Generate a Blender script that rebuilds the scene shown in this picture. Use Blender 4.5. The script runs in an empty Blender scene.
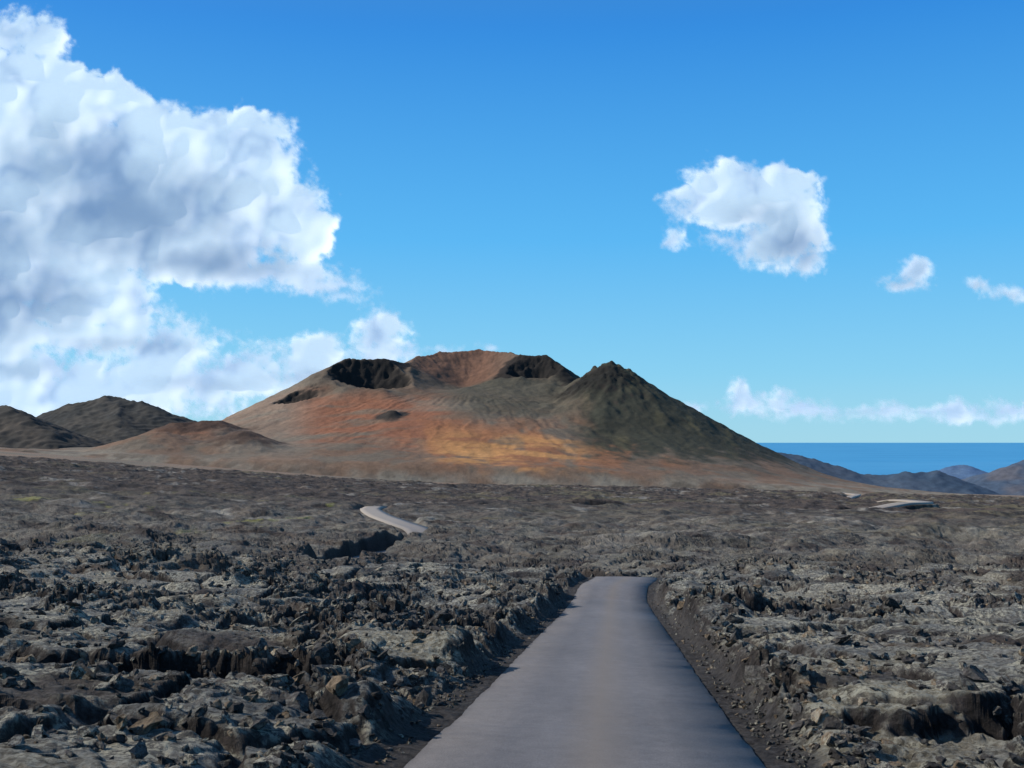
import bpy, math, numpy as np, bmesh
from mathutils import Vector
np.random.seed(7)
F=1100.0; PITCH=math.atan(57/F)
def P(px,py,d):
    dx=(px-512)/F; dy=(384-py)/F
    c,s=math.cos(PITCH),math.sin(PITCH)
    vx,vy,vz=dx,c-dy*s,s+dy*c
    return (vx/vy*d,d,vz/vy*d)
def sst(a,b,x):
    t=np.clip((x-a)/(b-a),0,1); return t*t*(3-2*t)
# ---------- noise ----------
def h32(ix,iy,seed):
    h=(ix.astype(np.int64)*374761393+iy.astype(np.int64)*668265263+seed*974711)&0xFFFFFFFF
    h=((h^(h>>13))*1274126177)&0xFFFFFFFF
    h=((h^(h>>16))*2246822519)&0xFFFFFFFF
    return h^(h>>15)
_a=np.arange(16)*math.pi/8; GX=np.cos(_a).astype(np.float32); GY=np.sin(_a).astype(np.float32)
def gn(x,y,seed=0):
    xi=np.floor(x); yi=np.floor(y); fx=(x-xi).astype(np.float32); fy=(y-yi).astype(np.float32)
    u=fx*fx*fx*(fx*(fx*6-15)+10); v=fy*fy*fy*(fy*(fy*6-15)+10)
    xi=xi.astype(np.int64); yi=yi.astype(np.int64)
    def g(a,b):
        k=h32(xi+a,yi+b,seed)&15
        return GX[k]*(fx-a)+GY[k]*(fy-b)
    n0=g(0,0); n1=g(1,0); n2=g(0,1); n3=g(1,1)
    a=n0+u*(n1-n0); b=n2+u*(n3-n2)
    return (a+v*(b-a))*1.5
def fbm(x,y,o=4,seed=0,gain=.5,ridge=False):
    s=0;a=1;t=0
    for i in range(o):
        n=gn(x,y,seed+i*17)
        if ridge: n=1-2*np.abs(n)
        s=s+a*n;t+=a;a*=gain
        x,y=(x*1.62-y*1.21)+3.1,(x*1.21+y*1.62)-1.7
    return s/t
def worley(x,y,seed=0):
    xi=np.floor(x).astype(np.int64); yi=np.floor(y).astype(np.int64)
    f1=np.full(x.shape,9.0); f2=np.full(x.shape,9.0); cid=np.zeros(x.shape)
    for a in(-1,0,1):
        for b in(-1,0,1):
            h=h32(xi+a,yi+b,seed)
            px=xi+a+(h&1023)/1023.; py=yi+b+((h>>10)&1023)/1023.
            d=np.sqrt((px-x)**2+(py-y)**2)
            m=d<f1
            f2=np.where(m,f1,np.minimum(f2,d)); cid=np.where(m,((h>>20)&1023)/1023.,cid); f1=np.where(m,d,f1)
    return f1,f2,cid
# ---------- mesh helpers ----------
def link(ob):
    bpy.context.scene.collection.objects.link(ob); return ob
def mesh_np(name,co,faces,mat,cols=None,smooth=False,extra=None):
    me=bpy.data.meshes.new(name)
    n=len(co); k=faces.shape[1]; m=len(faces)
    me.vertices.add(n); me.vertices.foreach_set("co",co.astype(np.float32).ravel())
    me.loops.add(m*k); me.loops.foreach_set("vertex_index",faces.astype(np.int32).ravel())
    me.polygons.add(m); me.polygons.foreach_set("loop_start",(np.arange(m)*k).astype(np.int32))
    me.polygons.foreach_set("use_smooth",np.full(m,smooth))
    me.update(calc_edges=True)
    if cols is not None:
        at=me.attributes.new("Col",'FLOAT_COLOR','POINT')
        c=np.ones((n,4),np.float32); c[:,:cols.shape[1]]=cols
        at.data.foreach_set("color",c.ravel())
    if extra:
        for kx,v in extra.items():
            at=me.attributes.new(kx,'FLOAT','POINT'); at.data.foreach_set("value",v.astype(np.float32).ravel())
    me.materials.append(mat)
    return link(bpy.data.objects.new(name,me))
def gridfaces(nr,nc):
    i=np.arange(nr*nc).reshape(nr,nc)
    return np.stack([i[:-1,:-1],i[:-1,1:],i[1:,1:],i[1:,:-1]],-1).reshape(-1,4)
def gnormals(X,Y,Z):
    A=np.stack([np.gradient(X,axis=1),np.gradient(Y,axis=1),np.gradient(Z,axis=1)],-1)
    B=np.stack([np.gradient(X,axis=0),np.gradient(Y,axis=0),np.gradient(Z,axis=0)],-1)
    N=np.cross(A,B); N/=np.linalg.norm(N,axis=-1,keepdims=True)+1e-9
    N*=np.sign(N[...,2:3]+1e-9); return N
def mixc(c,new,m):
    return c*(1-m[...,None])+np.array(new)*m[...,None]
# ---------- materials ----------
def newmat(name):
    m=bpy.data.materials.new(name); m.use_nodes=True
    nt=m.node_tree; nt.nodes.clear()
    out=nt.nodes.new('ShaderNodeOutputMaterial'); return m,nt,out
def nd(nt,t,**k):
    n=nt.nodes.new(t)
    for a,b in k.items():
        if a in n.inputs.keys(): n.inputs[a].default_value=b
        else: setattr(n,a,b)
    return n
def mixn(nt,fac,a,b,mode='MIX'):
    n=nt.nodes.new('ShaderNodeMix'); n.data_type='RGBA'; n.blend_type=mode
    for s,i in((fac,0),(a,6),(b,7)):
        if hasattr(s,'links'): nt.links.new(s,n.inputs[i])
        else: n.inputs[i].default_value=s
    return n.outputs[2]
def ramp(nt,src,p):
    r=nt.nodes.new('ShaderNodeValToRGB'); e=r.color_ramp.elements
    while len(e)<len(p): e.new(.5)
    for el,(x,c) in zip(e,p):
        el.position=x; el.color=(c,c,c,1) if not hasattr(c,'__len__') else (*c,1)
    nt.links.new(src,r.inputs[0]); return r.outputs[0]
def rockmat(name,scales,bstr,bdist,lo,hi,rough=.92,speck=None):
    m,nt,out=newmat(name); L=nt.links
    geo=nd(nt,'ShaderNodeNewGeometry'); at=nd(nt,'ShaderNodeAttribute',attribute_name='Col')
    n1=nd(nt,'ShaderNodeTexNoise',Scale=scales[0],Detail=10.,Roughness=.65); L.new(geo.outputs['Position'],n1.inputs['Vector'])
    n2=nd(nt,'ShaderNodeTexNoise',Scale=scales[1],Detail=10.,Roughness=.75); L.new(geo.outputs['Position'],n2.inputs['Vector'])
    c=mixn(nt,1.,at.outputs['Color'],ramp(nt,n1.outputs['Fac'],[(.3,lo),(.7,hi)]),'MULTIPLY')
    c=mixn(nt,1.,c,ramp(nt,n2.outputs['Fac'],[(.34,.28),(.66,1.9)]) if speck else ramp(nt,n2.outputs['Fac'],[(.3,.75),(.7,1.25)]),'MULTIPLY')
    if speck:
        n3=nd(nt,'ShaderNodeTexNoise',Scale=speck[0],Detail=8.,Roughness=.75); L.new(geo.outputs['Position'],n3.inputs['Vector'])
        n4=nd(nt,'ShaderNodeTexNoise',Scale=speck[0]*.10,Detail=5.,Roughness=.65); L.new(geo.outputs['Position'],n4.inputs['Vector'])
        f=nd(nt,'ShaderNodeAttribute',attribute_name='lichen')
        r=ramp(nt,n3.outputs['Fac'],[(.47,0.),(.56,1.)])
        r4=ramp(nt,n4.outputs['Fac'],[(.42,.3),(.56,1.)])
        mu=nd(nt,'ShaderNodeMath',operation='MULTIPLY'); L.new(r,mu.inputs[0]); L.new(f.outputs['Fac'],mu.inputs[1])
        mu2=nd(nt,'ShaderNodeMath',operation='MULTIPLY'); L.new(mu.outputs[0],mu2.inputs[0]); L.new(r4,mu2.inputs[1])
        lc=mixn(nt,r4,(*speck[1],1),(*speck[2],1))
        c=mixn(nt,mu2.outputs[0],c,lc)
    b=nd(nt,'ShaderNodeBsdfPrincipled',Roughness=rough); b.inputs['Specular IOR Level'].default_value=.15
    L.new(c,b.inputs['Base Color'])
    bp=nd(nt,'ShaderNodeBump',Strength=bstr,Distance=bdist); L.new(n2.outputs['Fac'],bp.inputs['Height']); L.new(bp.outputs[0],b.inputs['Normal'])
    L.new(b.outputs[0],out.inputs[0]); return m
M_lava=rockmat('lava_ground_mat',(.35,7.),1.,.26,.7,1.3,speck=(8.,(.42,.46,.48),(.54,.52,.42)))
M_rock=rockmat('lava_rock_mat',(1.2,9.),1.,.12,.7,1.5,speck=(14.,(.42,.46,.48),(.52,.50,.40)))
M_volc=rockmat('volcano_mat',(.012,.12),.6,2.5,.82,1.18)
M_hill=rockmat('hill_mat',(.008,.05),.4,3.,.85,1.15)

# ---------- base terrain ----------
cd=[(-40,None,2.1),(0,None,-2.36),(12.57,768,0),(16.4,720,0),(22.9,675,0),(32.1,640,0),(47.8,615,0),(61,600,0),(66,586,0),(73,577,0)]
cds=[c[0] for c in cd]; czs=[P(512,c[1],c[0])[2] if c[1] else c[2] for c in cd]
for d,py in((83,584),(100,577),(125,562),(160,544),(250,523),(500,503),(900,491),(1300,485),(2000,483),(2700,484)):
    cds.append(d); czs.append(P(512,py,d)[2])
cds+=[4500,6500,9000]; czs+=[-235,-300,-320]
dl_d=[0,20,63,160,250,500,900,1300,2000,3000,6000]; dl=[.3,.5,1.4,2.2,3.9,10.5,24,39,66,90,60]
dr_d=[0,63,160,250,500,900,1300,2000,3000,6000]; dr=[0,.2,-.6,-1.8,-4.5,-9.7,-17,-24,-30,-30]
def base(x,y):
    yy=np.maximum(y,-40); b=np.interp(yy,cds,czs)
    t=np.clip(x/(0.465*np.maximum(y,14)),-1.4,1.4)
    tl=np.where(t<0,t*t/(np.abs(t)+.25)*1.25,0); tr=np.where(t>0,t*t/(np.abs(t)+.25)*1.25,0)
    return b+tl*np.interp(yy,dl_d,dl)+tr*np.interp(yy,dr_d,dr)
# ---------- road path ----------
rd=[(.834+.0935*(q-12.57),q) for q in(-30,-8,12.57,16.4,22.9,32.1,47.8,60)]+[(6.15,66.5),(7.5,73)]
rd+=[(7.6,80),(3.5,87),(-5,94),(-15,104),(-19.5,122),(-17.5,148),(-14,172),(-22,213),(-32,262),(-41,320),(-44,380),(-25,430),(30,450),(100,450),(148,462),(184,500),(206,560),(222,680),(250,820),(300,980),(352,1130),(395,1270),(415,1420)]
rd=np.array(rd,float)
def catmull(p,n):
    out=[]
    for i in range(len(p)-1):
        p0=p[max(i-1,0)];p1=p[i];p2=p[i+1];p3=p[min(i+2,len(p)-1)]
        t=np.linspace(0,1,n,endpoint=False)[:,None]
        out.append(.5*((2*p1)+(p2-p0)*t+(2*p0-5*p1+4*p2-p3)*t*t+(3*p1-p0-3*p2+p3)*t**3))
    out.append(p[-1:]); return np.concatenate(out)
rp=catmull(rd,14)
st=rp[:,1]<58; rp[st,0]=.834+.0935*(rp[st,1]-12.57)
rz=base(rp[:,0]*(rp[:,1]>82),rp[:,1])
rzz=base(rp[:,0],rp[:,1]); rz=np.where(rp[:,1]>82,rzz,rz)
far=rp[:,1]>82
k=np.ones(15)/15; sm=np.convolve(np.pad(rz,7,mode='edge'),k,'valid'); rz=np.where(far,sm+.25,rz)
k=np.ones(7)/7; s2_=np.convolve(np.pad(rz,3,mode='edge'),k,'valid'); rz=np.where((rp[:,1]>10)&(rp[:,1]<60),s2_,rz)
ry0=rp[:,1]; rx0=rp[:,0]
rz=rz-1.2*sst(78,88,ry0)*sst(172,155,ry0)+.8*sst(165,190,ry0)*sst(345,300,ry0)-1.5*sst(360,400,ry0)*(rx0<110)*sst(480,455,ry0)+3.4*sst(140,175,rx0)*sst(680,600,ry0)
def roaddist(x,y):
    sh=x.shape; x=x.ravel(); y=y.ravel()
    best=np.full(x.shape,1e9); bz=np.zeros(x.shape)
    for i in range(0,len(rp)-1):
        ax,ay=rp[i];bx,by=rp[i+1]
        R_=40 if ay>300 else 12
        lo,hi=min(ay,by)-R_,max(ay,by)+R_
        sel=np.nonzero((y>lo)&(y<hi)&(x>min(ax,bx)-R_)&(x<max(ax,bx)+R_))[0]
        if len(sel)==0: continue
        xs=x[sel];ys=y[sel]; dx,dy=bx-ax,by-ay
        t=np.clip(((xs-ax)*dx+(ys-ay)*dy)/(dx*dx+dy*dy),0,1)
        d=np.hypot(xs-ax-t*dx,ys-ay-t*dy); m=d<best[sel]; s2=sel[m]
        best[s2]=d[m]; bz[s2]=(rz[i]+t*(rz[i+1]-rz[i]))[m]
    return best.reshape(sh),bz.reshape(sh)
def lavaedge(x,y):
    t=x/(0.465*np.maximum(y,14))
    return 1080+70*t+130*fbm(x/110,y/110,5,91,.6)
def lava(x,y):
    sh=x.shape; x=x.ravel(); y=y.ravel()
    r=np.hypot(x,y)
    h=np.zeros(x.shape); rough=np.full(x.shape,.6); edgeo=np.full(x.shape,.8)
    I=np.nonzero(r<262)[0]; xn=x[I]; yn=y[I]; rn=r[I]
    if len(I):
        wx=xn+1.0*fbm(xn/3.6,yn/3.6,3,5,.5); wy=yn+1.0*fbm(xn/3.6,yn/3.6,3,9,.5)
        m=fbm(wx/10.5,wy/10.5,3,31)
        q=m*4.; fl=np.floor(q); fr=q-fl
        terr=(fl+sst(.45,.9,fr))*.34
        rg=sst(-.04,.20,fbm(wx/6.5,wy/6.5,3,47))
        right=sst(3.3,4.0,xn-.05*yn)*sst(34,28,yn)*sst(19,16,xn)
        n1=fbm(xn/1.5,yn/1.5,4,77,.55)
        edge=14.6-.05*(xn-4)+.8*n1
        onp=sst(-.12,.14,yn-edge)
        rg=rg*(1-right*onp*.9)+right*(1-onp)*.3
        terr=terr*(1-.85*right)+right*(onp*.50-.20)
        left=sst(-2.4,-3.6,xn)
        tr=left*sst(1.5,1.0,np.abs(yn-19.2-1.3*n1+.06*xn))
        plt=left*sst(18.6,17.8,yn-1.3*n1+.06*xn)
        terr=terr*(1-.75*plt)+plt*.10-tr*.7
        rg=np.clip(rg*(1-.75*plt)+tr*.8,0,1)
        a1=sst(260,80,rn); a2=sst(75,30,rn)
        ux=xn+.8*fbm(xn/1.9,yn/1.9,4,105,.5); uy=yn+.8*fbm(xn/1.9,yn/1.9,4,109,.5)
        s1,s2,sid=worley(ux/2.9,uy/2.9,29)
        edgew=sst(0,.16,s2-s1)
        slab=(.35+.65*sid)*edgew*.36
        f1,f2,cid=worley(ux/.85,uy/.85,3)
        blk=(.15+.85*cid)*sst(0,.24,f2-f1)*.36
        g1,g2,cid2=worley(wx/.30+5,wy/.30,13)
        blk2=(.1+.9*cid2)*sst(0,.4,g2-g1)*.16
        jag=fbm(wx/2.1,wy/2.1,3,61,.5,True)
        jag2=fbm(xn/.5,yn/.5,2,65,.5,True)
        fine=fbm(xn/.42,yn/.42,4,71,.62)
        h[I]=terr-.28+slab*a1*(1-.3*right*onp)+(blk*a1+(blk2+.06*jag2)*a2+jag*.16)*(.12+.88*rg)+fine*(.04+.08*rg)*a2
        rough[I]=rg; edgeo[I]=edgew
    J=np.nonzero(r>=262)[0]
    if len(J):
        h[J]=.34*fbm(x[J]/10.5,y[J]/10.5,3,31)*4-.28
    mid=sst(50,160,r); w2x=x+1.5*fbm(x/9,y/9,2,6); w2y=y+1.5*fbm(x/9,y/9,2,7)
    h=h*(1-.2*mid)+fbm(w2x/34,w2y/34,3,21)*(.5+2.4*mid)+mid*.9*fbm(w2x/14,w2y/14,4,83,.55,True)
    K=np.nonzero(r>300)[0]
    if len(K): h[K]+=sst(300,900,r[K])*3.4*fbm(x[K]/55,y[K]/55,5,87,.55,True)
    return h.reshape(sh),rough.reshape(sh),edgeo.reshape(sh)
def ground(x,y):
    b=base(x,y); h,rough,m=lava(x,y); dr_,bz=roaddist(x,y)
    e=sst(lavaedge(x,y)+25,lavaedge(x,y)-25,y)
    far=np.clip(y/400-.2,0,3)*(y>170)
    ns=.5*fbm(x/1.0,y/1.0,3,95)+.2
    w=sst(2.1+far,2.9+far*6+ns*(y<90),dr_)
    w0=sst(2.1,3.0,dr_)
    z=b+(h+.36)*e*w+ .10*fbm(x/.8,y/.8,3,99)*w0*e
    under=sst(3.2+far*3,2.2+far*3,dr_)
    zn=(bz-.03)+.06*fbm(x/.35,y/.35,3,55)
    sh=sst(2.9,2.3,dr_)*(y<78)
    z=z*(1-sh)+zn*sh
    under=np.where(y<78,sst(2.1,1.9,dr_),under)
    z=z*(1-under)+(bz-.06-.3*np.clip(y/200-.39,0,4))*under
    return z,e*w,rough,m,dr_
NR,NC=1750,1120
r=np.concatenate([np.exp(np.linspace(math.log(14),math.log(2600),NR-60)),np.exp(np.linspace(math.log(2620),math.log(9000),60))])
th=np.radians(np.linspace(-34,34,NC))
R,T=np.meshgrid(r,th,indexing='ij')
X=R*np.sin(T); Y=R*np.cos(T)-6
Z,W,RG,PL,DR=ground(X,Y)
near=sst(90,35,R)*W
X2=X.copy();Y2=Y.copy()
nrw=int(np.searchsorted(r,92)); s_=slice(0,nrw)
xa,ya,za,na,ra=X[s_],Y[s_],Z[s_],near[s_],RG[s_]
X2[s_]+=na*(.03+.08*ra)*fbm(xa/.5,ya/.5,3,201)+na*.07*fbm(za/.25,xa/1.6,2,203); Y2[s_]+=na*(.03+.08*ra)*fbm(xa/.5+9,ya/.5,3,207)+na*.10*fbm(za/.25,xa/1.8,2,209)
N=gnormals(X,Y,Z); flat=N[...,2]
c=np.zeros(X.shape+(3,))
c[:]=(.060,.052,.050)
pn=fbm(X/14,Y/14,4,301); pn2=fbm(X/90,Y/60,3,305)
c=mixc(c,(.10,.075,.057),sst(-.1,.5,pn)*.7)
mid=sst(70,260,R)
c=mixc(c,(.082,.064,.053),mid*.7)
c=mixc(c,(.125,.112,.068),mid*sst(.0,.45,pn2+.25*X/np.maximum(Y,1))*.6)
c=mixc(c,(.23,.215,.19),sst(90,200,R)*sst(.14,.32,fbm(X/30,Y/50,6,307,.68))*.75)
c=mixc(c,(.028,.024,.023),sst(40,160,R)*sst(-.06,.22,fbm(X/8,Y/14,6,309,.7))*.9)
c=mixc(c,(.26,.25,.06),mid*sst(.24,.40,fbm(X/18,Y/30,5,311,.65))*sst(500,250,R)*(X<-40)*.65)
top=sst(.55,.88,flat)*(.4+.6*PL)*(1-RG*.5)
ln=fbm(X/5.5,Y/5.5,5,321,.55)
fade=.30+.70*sst(110,35,R)
lich=top*sst(-.30,.12,ln+.07)*fade*sst(500,200,R)
warm=sst(-.1,.3,fbm(X/7,Y/7,3,331))
c=mixc(c,(.21,.21,.195),lich*.6)
c=mixc(c,(.28,.245,.165),lich*warm*.55)
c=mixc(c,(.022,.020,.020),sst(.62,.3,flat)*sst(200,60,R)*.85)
c=mixc(c,(.062,.057,.056),sst(2.9,2.5,DR)*(Y<90))
le=1-sst(lavaedge(X,Y)+20,lavaedge(X,Y)-20,Y)
pl=fbm(X/120,Y/120,4,341)
pc=np.zeros(c.shape); pc[:]=(.21,.155,.115); pc=mixc(pc,(.16,.14,.11),sst(-.2,.4,pl)); pc=mixc(pc,(.26,.15,.09),sst(.1,.6,-pl)*.7)
c=c*(1-le[...,None])+pc*le[...,None]
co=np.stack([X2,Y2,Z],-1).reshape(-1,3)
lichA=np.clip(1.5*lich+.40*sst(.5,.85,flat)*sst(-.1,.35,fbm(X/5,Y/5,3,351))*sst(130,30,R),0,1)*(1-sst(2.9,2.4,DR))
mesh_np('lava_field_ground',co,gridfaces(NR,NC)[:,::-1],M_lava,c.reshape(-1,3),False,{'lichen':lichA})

gx,gy=np.meshgrid(np.linspace(-300,300,150),np.linspace(-300,9,90),indexing='xy')
gz=base(gx,gy)-.35+.3*fbm(gx/6,gy/6,3,400)
ins=(np.abs(gx)<(gy+6)*math.tan(math.radians(33)))&(gy>5)
gz=gz-ins*1.0-sst(6,3,np.abs(gx))*.3
cc=np.zeros(gx.shape+(3,)); cc[:]=(.06,.055,.053)
mesh_np('lava_plain',np.stack([gx,gy,gz],-1).reshape(-1,3),gridfaces(90,150),M_lava,cc.reshape(-1,3),False,{'lichen':np.zeros(gx.size)})

# ---------- rocks (one mesh) ----------
variants=[]
for v in range(12):
    bm=bmesh.new(); bmesh.ops.create_icosphere(bm,subdivisions=2,radius=1)
    rng=np.random.RandomState(50+v)
    pl_=rng.normal(size=(10,3)); pl_/=np.linalg.norm(pl_,axis=1)[:,None]; off=rng.uniform(.25,.7,10)
    vs=np.array([q.co[:] for q in bm.verts])
    for a,o in zip(pl_,off):
        dd=vs@a; ex=np.maximum(dd-o,0); vs=vs-ex[:,None]*a
    vs+=rng.normal(size=vs.shape)*.085
    fs=np.array([[q.index for q in f.verts] for f in bm.faces]); bm.free()
    variants.append((vs*[1.15,.85,.5],fs))
NRK=40000
rr=np.exp(np.random.uniform(math.log(17),math.log(100),NRK)); tt=np.radians(np.random.uniform(-33,33,NRK))
rx=rr*np.sin(tt); ry=rr*np.cos(tt)-6
gz,gw,grg,_,gdr=ground(rx,ry)
sz=np.exp(np.random.normal(-2.75,.5,NRK))*(1+rr/60); sz=np.clip(sz,.03,.32)
dens=fbm(rx/4,ry/4,3,501)
keep=(gdr>2.2)&((dens>-.05)|(np.random.rand(NRK)<.3))&((grg>.3)|(np.random.rand(NRK)<.22)|(gdr<3.3))
sz=np.where(gdr<2.7,np.minimum(sz,.06),sz)
ids=np.nonzero(keep)[0]
VC=[];FC=[];CC=[];LC=[];o=0
bould=[(4.05,14.1,.20),(4.4,14.4,.15),(3.8,15.0,.13),(-6.9,17.6,.2),(-5.8,17.2,.14),(5.2,13.6,.14),(4.6,13.7,.12),(-3.2,15.2,.18)]
items=[(rx[i],ry[i],gz[i],sz[i]) for i in ids]
bx=np.array([b[0] for b in bould]); by=np.array([b[1] for b in bould]); bzz=ground(bx,by)[0]
items+=[(b[0],b[1],z_,b[2]) for b,z_ in zip(bould,bzz)]
rng=np.random.RandomState(3)
for (x,y,z,s) in items:
    vs,fs=variants[rng.randint(12)]
    a,b,g=rng.uniform(0,6.28),rng.normal()*.5,rng.normal()*.5
    ca,sa,cb,sb,cg,sg=math.cos(a),math.sin(a),math.cos(b),math.sin(b),math.cos(g),math.sin(g)
    M=np.array([[ca,-sa,0],[sa,ca,0],[0,0,1]])@np.array([[1,0,0],[0,cb,-sb],[0,sb,cb]])@np.array([[cg,0,sg],[0,1,0],[-sg,0,cg]])
    VC.append((vs*s*rng.uniform(.7,1.3,3))@M.T+[x,y,z+s*.2]); FC.append(fs+o); o+=len(vs)
    t=rng.rand(); col=np.array([.058,.053,.051])*(.6+.8*t) if rng.rand()<.82 else np.array([.16,.12,.082])
    CC.append(np.tile(col,(len(vs),1))); LC.append(np.full(len(vs),.95*rng.rand()**1.2))
mesh_np('lava_rocks',np.concatenate(VC),np.concatenate(FC),M_rock,np.concatenate(CC),False,{'lichen':np.concatenate(LC)})

# ---------- road ----------
def asphalt():
    m,nt,out=newmat('asphalt_mat'); L=nt.links
    geo=nd(nt,'ShaderNodeNewGeometry'); ac=nd(nt,'ShaderNodeAttribute',attribute_name='across'); du=nd(nt,'ShaderNodeAttribute',attribute_name='dust')
    n1=nd(nt,'ShaderNodeTexNoise',Scale=.45,Detail=5.,Roughness=.6); n2=nd(nt,'ShaderNodeTexNoise',Scale=60.,Detail=4.,Roughness=.7); n3=nd(nt,'ShaderNodeTexNoise',Scale=3.5,Detail=8.,Roughness=.7)
    mp=nd(nt,'ShaderNodeMapping'); mp.inputs['Scale'].default_value=(1,.25,1); L.new(geo.outputs['Position'],mp.inputs[0])
    L.new(mp.outputs[0],n1.inputs['Vector'])
    for n in(n2,n3): L.new(geo.outputs['Position'],n.inputs['Vector'])
    c=mixn(nt,1.,(.148,.138,.140,1),ramp(nt,n1.outputs['Fac'],[(.3,.80),(.7,1.17)]),'MULTIPLY')
    c=mixn(nt,1.,c,ramp(nt,n3.outputs['Fac'],[(.3,.84),(.7,1.16)]),'MULTIPLY')
    c=mixn(nt,1.,c,ramp(nt,n2.outputs['Fac'],[(.3,.5),(.7,1.5)]),'MULTIPLY')
    tr=ramp(nt,ac.outputs['Fac'],[(0.,.5),(.04,.82),(.22,.92),(.38,1.04),(.5,1.12),(.62,1.04),(.78,.92),(.96,.92),(1.,.5)])
    c=mixn(nt,1.,c,tr,'MULTIPLY')
    mid=ramp(nt,ac.outputs['Fac'],[(.40,0.),(.52,.6),(.66,0.)])
    c=mixn(nt,mid,c,(.195,.16,.128,1))
    c=mixn(nt,du.outputs['Fac'],c,(.36,.31,.26,1))
    b=nd(nt,'ShaderNodeBsdfPrincipled',Roughness=.7); b.inputs['Specular IOR Level'].default_value=.3
    L.new(c,b.inputs['Base Color']); bp=nd(nt,'ShaderNodeBump',Strength=.5,Distance=.012); L.new(n2.outputs['Fac'],bp.inputs['Height']); L.new(bp.outputs[0],b.inputs['Normal'])
    L.new(b.outputs[0],out.inputs[0]); return m
tan=np.gradient(rp,axis=0); tan/=np.linalg.norm(tan,axis=1)[:,None]; nrm=np.stack([tan[:,1],-tan[:,0]],1)
across=np.array([-2.06,-2.0,-1.0,0,1.0,2.0,2.06]); az_=np.array([-.14,0,.02,.035,.02,0,-.14])
n=len(rp); ppn=5
idx=np.linspace(0,n-1,(n-1)*ppn+1); ii=np.arange(n)
cx=np.interp(idx,ii,rp[:,0]); cy=np.interp(idx,ii,rp[:,1]); cz=np.interp(idx,ii,rz); nx=np.interp(idx,ii,nrm[:,0]); ny=np.interp(idx,ii,nrm[:,1])
wj=np.sign(across)[None,:]*(np.abs(across)>1.5)[None,:]*(.07*fbm(cy[:,None]/.9+across[None,:]*9,across[None,:]*7+cy[:,None]*0,4,605))
wid=(1+np.clip(cy-150,0,400)/400*.9)[:,None]
AX=cx[:,None]+nx[:,None]*(across[None,:]*wid+wj); AY=cy[:,None]+ny[:,None]*(across[None,:]*wid+wj); AZ=cz[:,None]+az_[None,:]*(1+np.clip(cy[:,None]-80,0,400)/40)*(az_[None,:]<0)+az_[None,:]*(az_[None,:]>0)
acr=np.tile((across+2.06)/4.12,(len(cx),1)); dus=np.repeat((sst(120,260,cy)*.7)[:,None],7,1)
mesh_np('asphalt_road',np.stack([AX,AY,AZ],-1).reshape(-1,3),gridfaces(len(cx),7)[:,::-1],asphalt(),None,True,{'across':acr,'dust':dus})

# ---------- volcano ----------
def segdrop(X,Y,a,b):
    dx,dy=b[0]-a[0],b[1]-a[1]
    t=np.clip(((X-a[0])*dx+(Y-a[1])*dy)/(dx*dx+dy*dy+1e-9),0,1)
    return np.hypot(X-a[0]-t*dx,Y-a[1]-t*dy),a[2]+t*(b[2]-a[2])
def ridges(X,Y,lines,k,slope,sc=2000.):
    acc=np.full(X.shape,-1e4)
    for ln in lines:
        sl=ln[1] if isinstance(ln[1],float) else slope
        ps=[P(*q) for q in (ln[0] if isinstance(ln[1],float) else ln)]
        for a,b in zip(ps[:-1],ps[1:]):
            d,zz=segdrop(X,Y,a,b); h=zz-sl*d/(1+d/sc)
            m=np.maximum(acc,h); acc=m+k*np.log(np.exp((acc-m)/k)+np.exp((h-m)/k))-0
    return acc
vx,vy=np.meshgrid(np.arange(-820,900,2.6),np.arange(1330,2620,3.),indexing='xy')
wx=vx+12*fbm(vx/60,vy/60,4,701); wy=vy+12*fbm(vx/60,vy/60,4,707)
A=[[(336,364,2050),(345,358,2065),(352,357,2075),(380,357,2085),(408,363,2140)],
   [(408,363,2140),(420,356,2200),(440,352,2260),(480,349,2300),(510,352,2240),(522,354,2190)],
   ([(522,355,2190),(545,354,2180),(558,362,2150),(570,377,2110)],.7),
   ([(500,377,2040),(465,390,2000),(430,402,1950)],.5),
   ([(500,377,2040),(520,376,2040),(545,383,2020),(570,386,2010)],.5),
   ([(336,364,2050),(324,378,1990),(345,387,1935),(385,390,1920),(414,388,1970),(410,366,2100)],.5),
   ([(612,362,1950),(598,367,1965),(576,377,2005)],.75),
   ([(612,362,1950),(628,369,1945),(640,379,1940)],.66),
   ([(612,364,1950),(622,392,1880),(640,425,1800)],.6),
   ([(640,379,1940),(700,417,1890),(742,448,1840)],.6)]
H=ridges(wx,wy,A,3.5,.6)
bs=base(vx,vy)
ax_,ay_,_=P(475,400,2050)
rr_=np.hypot((vx-ax_)/1.15,(vy-ay_)/1.15)
apr=bs+ 148*np.exp(-(rr_/330)**2)+22*np.exp(-(rr_/560)**4)+3*fbm(vx/90,vy/90,4,711)
ex,ey,_=P(690,455,1850); apr=apr+30*np.exp(-((vx-ex)/170)**2-((vy-ey)/200)**2)
kk=8.; m=np.maximum(H,apr); V=m+kk*np.log(np.exp((H-m)/kk)+np.exp((apr-m)/kk))
ang=np.arctan2(vy-ay_,vx-ax_)
xr,yr,_=P(612,363,1950); ang2=np.arctan2(vy-yr,vx-xr); rq=np.hypot(vx-xr,vy-yr)
V+= -2.0*np.abs(gn(ang*22+fbm(vx/50,vy/50,3,5),rr_/120,720))*sst(40,160,rr_)*sst(520,350,rr_)
V+= -4.5*np.abs(gn(ang2*4+1.2*fbm(vx/60,vy/60,4,15),rq/120,721))*sst(5,60,rq)*sst(330,220,rq)
V+= .8*fbm(vx/14,vy/14,4,723)
dark=np.zeros(V.shape)
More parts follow.
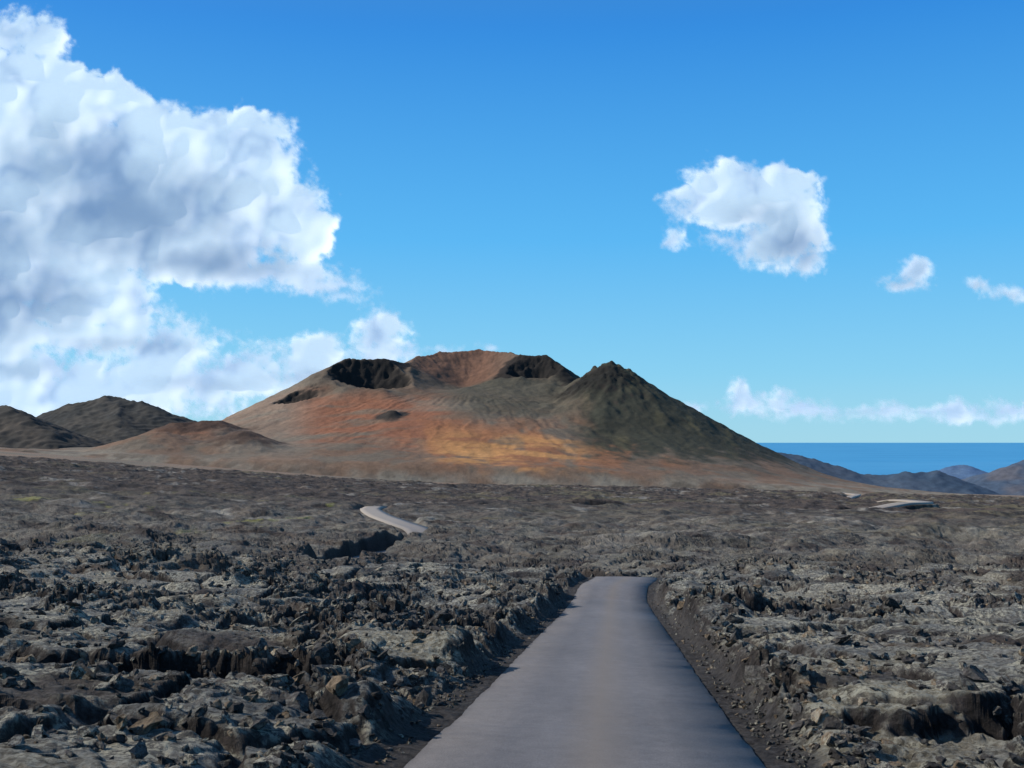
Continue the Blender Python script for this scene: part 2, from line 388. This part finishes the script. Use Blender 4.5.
def pit(V,dark,px,d,rx_,ry_,floor_py,sl,seed,dk=.93):
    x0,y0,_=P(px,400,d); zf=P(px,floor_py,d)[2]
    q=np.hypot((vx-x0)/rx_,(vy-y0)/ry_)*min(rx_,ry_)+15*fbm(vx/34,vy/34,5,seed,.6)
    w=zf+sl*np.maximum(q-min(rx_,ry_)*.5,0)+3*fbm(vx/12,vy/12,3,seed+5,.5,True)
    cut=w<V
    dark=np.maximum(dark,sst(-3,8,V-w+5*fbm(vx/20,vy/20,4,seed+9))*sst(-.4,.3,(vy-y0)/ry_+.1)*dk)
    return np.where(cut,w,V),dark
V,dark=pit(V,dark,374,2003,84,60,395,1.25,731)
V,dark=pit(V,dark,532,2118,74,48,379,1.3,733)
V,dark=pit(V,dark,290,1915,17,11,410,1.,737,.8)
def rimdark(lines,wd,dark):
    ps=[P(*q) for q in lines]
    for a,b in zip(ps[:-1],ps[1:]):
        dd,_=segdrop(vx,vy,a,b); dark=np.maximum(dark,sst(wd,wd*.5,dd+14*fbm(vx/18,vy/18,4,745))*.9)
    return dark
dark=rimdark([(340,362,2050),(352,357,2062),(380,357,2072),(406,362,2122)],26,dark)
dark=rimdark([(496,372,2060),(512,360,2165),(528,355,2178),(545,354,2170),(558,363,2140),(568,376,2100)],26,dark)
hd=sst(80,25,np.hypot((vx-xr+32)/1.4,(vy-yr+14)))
V+=hd*6*fbm(vx/16,vy/16,4,739,.55,True)-hd*2
def cone(V,px,py,d,rad,hgt,cr=0):
    x0,y0,z0=P(px,py,d); q=np.hypot(vx-x0,vy-y0)+7*fbm(vx/20,vy/20,3,741)
    h=z0-np.maximum(0,q-rad*.25)*hgt
    if cr: h=h-np.maximum(0,cr-q)*.8
    m=np.maximum(V,h); return m+3*np.log(np.exp((V-m)/3)+np.exp((h-m)/3))
V=cone(V,180,421,1750,40,.42,14); V=cone(V,212,418,1770,36,.42,16); V=cone(V,160,431,1600,40,.3); V=cone(V,242,430,1600,36,.38,10)
V=cone(V,392,410,1780,18,.9)
edge=np.minimum.reduce([vx+820,897-vx,vy-1330,2617-vy])
V=V-sst(140,0,edge)*60-1.0
NV=gnormals(vx,vy,V)
mx=vx/vy*F+512; my=57+384-V/vy*F
n1=fbm(vx/70,vy/70,5,751); n2=fbm(vx/25,vy/25,4,755); n3=fbm(vx/160,vy/50,3,757); n4=fbm(vx/55,vy/200,4,759)
hi=V-bs
vc=np.zeros(V.shape+(3,)); vc[:]=(.18,.118,.082)
vc=mixc(vc,(.15,.122,.094),sst(-.1,.2,n1))
vc=mixc(vc,(.26,.105,.058),sst(30,70,hi+25*n2)*sst(165,120,hi+30*n1)*sst(500,430,mx+40*n2)*sst(-.25,.15,n3+.12)*.85)
vc=mixc(vc,(.30,.13,.062),sst(12,35,hi+15*n2)*sst(115,70,hi)*sst(390,430,mx)*sst(700,600,mx+40*n1)*sst(-.15,.1,n4+.05)*.85)
vc=mixc(vc,(.50,.26,.10),sst(12,34,hi+18*n2)*sst(90,50,hi+22*n1)*sst(410,460,mx+30*n1)*sst(620,540,mx+40*n1)*sst(-.12,.18,n3+.06+.3*n2)*.75)
vc=mixc(vc,(.11,.085,.064),sst(120,180,hi+20*n2)*.85)
vc=mixc(vc,(.23,.205,.165),sst(18,4,hi)*sst(-.3,.2,n1+.1)*.85)
vc=mixc(vc,(.09,.07,.055),sst(14,3,hi)*sst(.0,.25,n2)*.6)
vc=mixc(vc,(.20,.175,.14),sst(200,235,mx)*sst(330,280,mx)*sst(10,30,hi)*.7)
vc=mixc(vc,(.17,.09,.06),sst(110,140,hi)*sst(400,425,mx)*sst(530,480,mx)*sst(2080,2150,vy)*.9)
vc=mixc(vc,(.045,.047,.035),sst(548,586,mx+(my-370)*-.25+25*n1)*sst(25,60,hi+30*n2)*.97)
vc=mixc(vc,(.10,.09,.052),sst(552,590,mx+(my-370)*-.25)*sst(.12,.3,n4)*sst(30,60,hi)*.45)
vc=mixc(vc,(.085,.08,.06),sst(430,470,mx)*sst(600,560,mx)*sst(95,125,hi)*sst(2130,2080,vy)*.8)
vc=mixc(vc,(.20,.17,.13),sst(405,425,mx+20*n2)*sst(485,460,mx+20*n2)*sst(398,404,my)*sst(414,408,my)*.5)
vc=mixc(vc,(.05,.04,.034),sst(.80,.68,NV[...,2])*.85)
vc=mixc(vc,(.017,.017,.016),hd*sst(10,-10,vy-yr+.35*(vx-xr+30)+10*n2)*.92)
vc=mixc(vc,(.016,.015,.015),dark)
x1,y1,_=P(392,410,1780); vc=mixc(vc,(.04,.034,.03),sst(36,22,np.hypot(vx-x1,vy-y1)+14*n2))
for q in((180,421,1750),(212,418,1770),(242,432,1600)):
    x1,y1,_=P(*q); vc=mixc(vc,(.07,.042,.032),sst(75,40,np.hypot(vx-x1,vy-y1)+30*n2)*.85)
ny_,nx_=vx.shape
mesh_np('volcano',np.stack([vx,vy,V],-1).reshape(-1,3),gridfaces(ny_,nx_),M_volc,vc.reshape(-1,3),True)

# ---------- hills ----------
def hill(name,lines,xr,yr,step,slope,k,colf,seed,amp=3):
    hx,hy=np.meshgrid(np.arange(*xr,step),np.arange(*yr,step),indexing='xy')
    w=step*4
    Hh=ridges(hx+w*fbm(hx/(w*5),hy/(w*5),3,seed),hy+w*fbm(hx/(w*5),hy/(w*5),3,seed+3),lines,k,slope,1500.)
    Hh+=amp*fbm(hx/(step*7),hy/(step*7),5,seed+9,.5,True)
    col=colf(hx,hy,Hh)
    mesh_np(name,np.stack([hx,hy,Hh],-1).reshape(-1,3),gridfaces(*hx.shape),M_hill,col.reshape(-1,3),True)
def cf(a,b,seed,sc=80):
    def f(x,y,h):
        c=np.zeros(x.shape+(3,)); c[:]=a; return mixc(c,b,sst(-.2,.4,fbm(x/sc,y/sc,4,seed)))
    return f
hill('dark_hill',[[(52,414,2500),(72,406,2520),(98,402,2540),(108,397,2540),(120,401,2540),(143,403,2520),(160,413,2480)],[(118,400,2540),(120,418,2380)]],(-1350,-600),(2150,2900),4,.42,4,cf((.042,.043,.042),(.072,.066,.058),801),811,5)
hill('dark_hill',[[(-60,400,2100),(-10,406,2080),(8,408,2050),(28,420,2000),(50,434,1950)]],(-1300,-700),(1750,2500),4,.45,4,cf((.045,.043,.040),(.085,.072,.06),803),821,5)
hill('coastal_hills',[[(700,440,4100),(770,452,4000),(800,457,3950),(835,468,3900),(870,477,3850),(905,474,3800),(935,473,3800),(955,482,3780),(975,494,3750)]],(400,2100),(3300,4500),9,.42,8,cf((.045,.075,.12),(.065,.09,.13),805,150),831,8)  # distance haze painted as bluish surface colour, on all coastal hills
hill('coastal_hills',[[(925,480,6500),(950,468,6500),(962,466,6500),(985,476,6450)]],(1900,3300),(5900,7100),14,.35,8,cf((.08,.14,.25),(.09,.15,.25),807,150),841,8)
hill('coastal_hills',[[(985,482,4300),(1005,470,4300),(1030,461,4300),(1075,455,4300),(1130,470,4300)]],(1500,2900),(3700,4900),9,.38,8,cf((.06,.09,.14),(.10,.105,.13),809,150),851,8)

# ---------- sea ----------
m,nt,out=newmat('sea_mat'); L=nt.links
geo=nd(nt,'ShaderNodeNewGeometry'); n1=nd(nt,'ShaderNodeTexNoise',Scale=.0006,Detail=6.); L.new(geo.outputs['Position'],n1.inputs['Vector'])
n2=nd(nt,'ShaderNodeTexNoise',Scale=.05,Detail=4.); L.new(geo.outputs['Position'],n2.inputs['Vector'])
cc=ramp(nt,n1.outputs['Fac'],[(.3,(.055,.27,.52)),(.7,(.075,.32,.58))])
b=nd(nt,'ShaderNodeBsdfPrincipled',Roughness=.6); b.inputs['Specular IOR Level'].default_value=.12; L.new(cc,b.inputs['Base Color'])
bp=nd(nt,'ShaderNodeBump',Strength=.4,Distance=2.); L.new(n2.outputs['Fac'],bp.inputs['Height']); L.new(bp.outputs[0],b.inputs['Normal']); L.new(b.outputs[0],out.inputs[0])
S=160000.
mesh_np('sea',np.array([[-S,2500,-250],[S,2500,-250],[S,S,-250],[-S,S,-250]],float),np.array([[0,1,2,3]]),m)

# ---------- clouds ----------
m,nt,out=newmat('cloud_mat'); L=nt.links
at=nd(nt,'ShaderNodeAttribute',attribute_name='Col'); al=nd(nt,'ShaderNodeAttribute',attribute_name='cover')
df=nd(nt,'ShaderNodeBsdfDiffuse'); tl=nd(nt,'ShaderNodeBsdfTranslucent'); em=nd(nt,'ShaderNodeEmission',Strength=.46); tp=nd(nt,'ShaderNodeBsdfTransparent')  # emission is an added glow standing in for light scattered inside the cloud
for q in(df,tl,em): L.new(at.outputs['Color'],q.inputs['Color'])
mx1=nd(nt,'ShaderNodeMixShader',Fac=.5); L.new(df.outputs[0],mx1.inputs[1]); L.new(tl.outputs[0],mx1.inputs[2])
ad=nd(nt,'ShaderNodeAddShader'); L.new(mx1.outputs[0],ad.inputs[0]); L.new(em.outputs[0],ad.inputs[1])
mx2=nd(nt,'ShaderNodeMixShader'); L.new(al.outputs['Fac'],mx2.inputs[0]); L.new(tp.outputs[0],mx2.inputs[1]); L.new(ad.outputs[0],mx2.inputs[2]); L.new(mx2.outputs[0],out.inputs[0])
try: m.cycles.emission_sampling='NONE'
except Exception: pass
cxg,cyg=np.meshgrid(np.arange(-260,1290,1.2),np.arange(-60,438,1.2),indexing='xy')
E=[(5,35,36,22),(30,42,26,20),(10,95,52,42),(60,115,66,42),(130,165,96,54),(150,130,45,26),(245,152,48,34),(215,126,26,15),(272,170,24,22),(190,220,122,58),(292,222,34,34),(100,235,110,48),(330,286,34,9),(260,272,70,16),
(20,270,64,50),(-20,320,90,46),(105,300,56,32),(80,335,90,20),(20,378,110,28),(170,352,52,26),(235,374,66,26),(312,364,34,24),(378,334,26,25),(385,352,38,14),(-90,150,110,140),(60,402,190,24),(150,385,90,24),(445,351,10,5),(488,347,9,3.5),(345,300,16,4),(345,372,40,14),(10,200,70,60),
(748,198,60,30),(702,203,32,14),(775,186,32,22),(797,225,28,38),(682,196,15,9),(675,238,13,13),(725,238,20,8),(772,245,42,20),(808,262,18,14),
(918,270,20,13),(905,286,22,7),(980,284,10,7),(1014,294,22,9),(738,392,10,15),(749,403,17,9),(777,402,18,13),(804,408,28,9),(692,409,14,6),(892,410,13,7),(935,413,24,6),(956,409,12,12),(1012,410,26,9),(860,412,50,3.),(980,419,50,3.)]
wX=cxg+8*fbm(cxg/36,cyg/36,5,901,.5); wY=cyg+8*fbm(cxg/36,cyg/36,5,905,.5)
acc=np.zeros(cxg.shape); sw=np.zeros(cxg.shape)
for (ex,ey,ea,eb) in E:
    mr=min(ea,eb); q=(1-np.hypot((wX-ex)/ea,(wY-ey)/eb))*mr
    q=np.maximum(q,-60); w=np.exp(q/4); acc+=w; sw+=w*mr
sd=4*np.log(acc+1e-9); size=sw/(acc+1e-12)
amp=np.clip(size*.48,3.,15)
def bil(s,seed):
    x=wX+s*.25*gn(cxg/s*2,cyg/s*2,seed+50); y=wY+s*.25*gn(cxg/s*2,cyg/s*2,seed+51)
    f,_,_=worley(x/s,y/s,seed); return .5-f*f*1.1
B0=bil(52,911)*(size>18)+.6*bil(27,913)
B=B0+.30*bil(13,915)+.12*bil(7,917)+.5*fbm(cxg/34,cyg/34,6,919,.58)
d=sd+amp*B
wisp=sst(-.25,.45,fbm(cxg/55,cyg/55,3,921)+.3*sst(0,40,cyg-270*(cxg<420)-225*(cxg>600)))
soft=5+15*wisp*np.clip(size/25,.10,1)
dn=d+soft*.8*fbm(cxg/11,cyg/11,5,923,.6)
alpha=sst(-.2,1.,dn/soft)*np.clip(.35+size/10,0,.985)
def blur(a,n_):
    for ax in(0,1):
        c_=np.cumsum(np.pad(a,[(n_+1,n_) if i==ax else (0,0) for i in(0,1)],mode='edge'),axis=ax)
        a=(np.take(c_,range(2*n_+1,c_.shape[ax]),axis=ax)-np.take(c_,range(0,c_.shape[ax]-2*n_-1),axis=ax))/(2*n_+1)
    return a
hgt=blur(blur(np.sqrt(np.clip(d,0,60))*1.6+amp*B*.24*sst(-2,8,d),4),2)
G=[(-50,300,130,66,1.),(50,298,50,44,.85),(125,215,140,64,.9),(215,265,115,26,.9),(60,165,90,52,.7),(0,235,80,60,.7),(120,345,80,10,.6),(20,370,60,12,.4),(797,252,52,36,.95),(756,222,52,24,.55),(912,284,34,12,.95),(920,270,16,8,.5),(1005,302,30,7,.7),(982,287,12,6,.6),(310,378,50,9,.45),(200,385,60,10,.4),(330,292,30,6,.5),(800,414,80,4,.4)]  # ellipses where grey shade is painted into cloud bodies and bases
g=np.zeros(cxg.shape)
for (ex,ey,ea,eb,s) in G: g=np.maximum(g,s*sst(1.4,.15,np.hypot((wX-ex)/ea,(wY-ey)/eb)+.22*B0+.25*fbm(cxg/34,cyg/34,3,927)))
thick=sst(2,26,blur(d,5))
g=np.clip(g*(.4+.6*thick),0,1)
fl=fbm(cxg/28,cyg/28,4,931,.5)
cc=np.zeros(cxg.shape+(3,)); cc[:]=(.84,.85,.86)  # shading painted into colour: bright billow tops, shaded hollows, grey bases
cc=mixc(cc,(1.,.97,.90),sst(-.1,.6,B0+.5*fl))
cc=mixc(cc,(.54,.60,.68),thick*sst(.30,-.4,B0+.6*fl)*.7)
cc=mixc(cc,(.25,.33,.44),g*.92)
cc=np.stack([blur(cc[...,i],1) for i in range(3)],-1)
D=14000.
zz=np.array([P(512,v,1.)[2] for v in cyg[:,0]])[:,None]+0*cxg
yy=D-hgt*D/F
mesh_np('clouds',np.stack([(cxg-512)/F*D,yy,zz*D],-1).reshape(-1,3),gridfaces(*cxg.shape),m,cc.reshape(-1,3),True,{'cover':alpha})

# ---------- light ----------
AZ,EL=math.radians(-84),math.radians(35)
sdv=Vector((math.sin(AZ)*math.cos(EL),math.cos(AZ)*math.cos(EL),math.sin(EL)))
ld=bpy.data.lights.new('sun','SUN'); ld.energy=5.0; ld.angle=math.radians(.5); ld.color=(1,.92,.79)
lo=link(bpy.data.objects.new('sun',ld)); lo.rotation_euler=sdv.to_track_quat('Z','Y').to_euler()
w=bpy.data.worlds.new('World'); bpy.context.scene.world=w; w.use_nodes=True
nt=w.node_tree; L=nt.links; bg=nt.nodes['Background']; sk=nt.nodes.new('ShaderNodeTexSky'); sk.sky_type='NISHITA'; sk.sun_disc=False
sk.sun_elevation=EL; sk.sun_rotation=AZ; sk.air_density=1.; sk.dust_density=.4; sk.ozone_density=2.
tc=nd(nt,'ShaderNodeTexCoord'); sx=nd(nt,'ShaderNodeSeparateXYZ'); L.new(tc.outputs['Generated'],sx.inputs[0])
gr=ramp(nt,sx.outputs['Z'],[(0.,(.34,.70,.88)),(.06,(.22,.63,.92)),(.18,(.085,.48,.94)),(.36,(.018,.26,.78)),(.6,(.03,.16,.40)),(1.,(.04,.12,.25))])
sv=nd(nt,'ShaderNodeVectorMath',operation='SCALE'); L.new(gr,sv.inputs[0]); sv.inputs['Scale'].default_value=1/.12
fa=ramp(nt,sx.outputs['Z'],[(0.,.88),(.35,.88),(.75,.3)])
o_=mixn(nt,fa,sk.outputs[0],sv.outputs[0])
L.new(o_,bg.inputs[0]); bg.inputs[1].default_value=.12
cam=bpy.data.cameras.new('camera'); cam.sensor_width=36; cam.lens=F/1024*36; cam.clip_start=.1; cam.clip_end=400000
co_=link(bpy.data.objects.new('camera',cam)); co_.location=(0,0,0); co_.rotation_euler=(math.pi/2+PITCH,0,0)
sc=bpy.context.scene; sc.camera=co_
sc.view_settings.view_transform='Standard'; sc.view_settings.look='None'; sc.view_settings.exposure=0
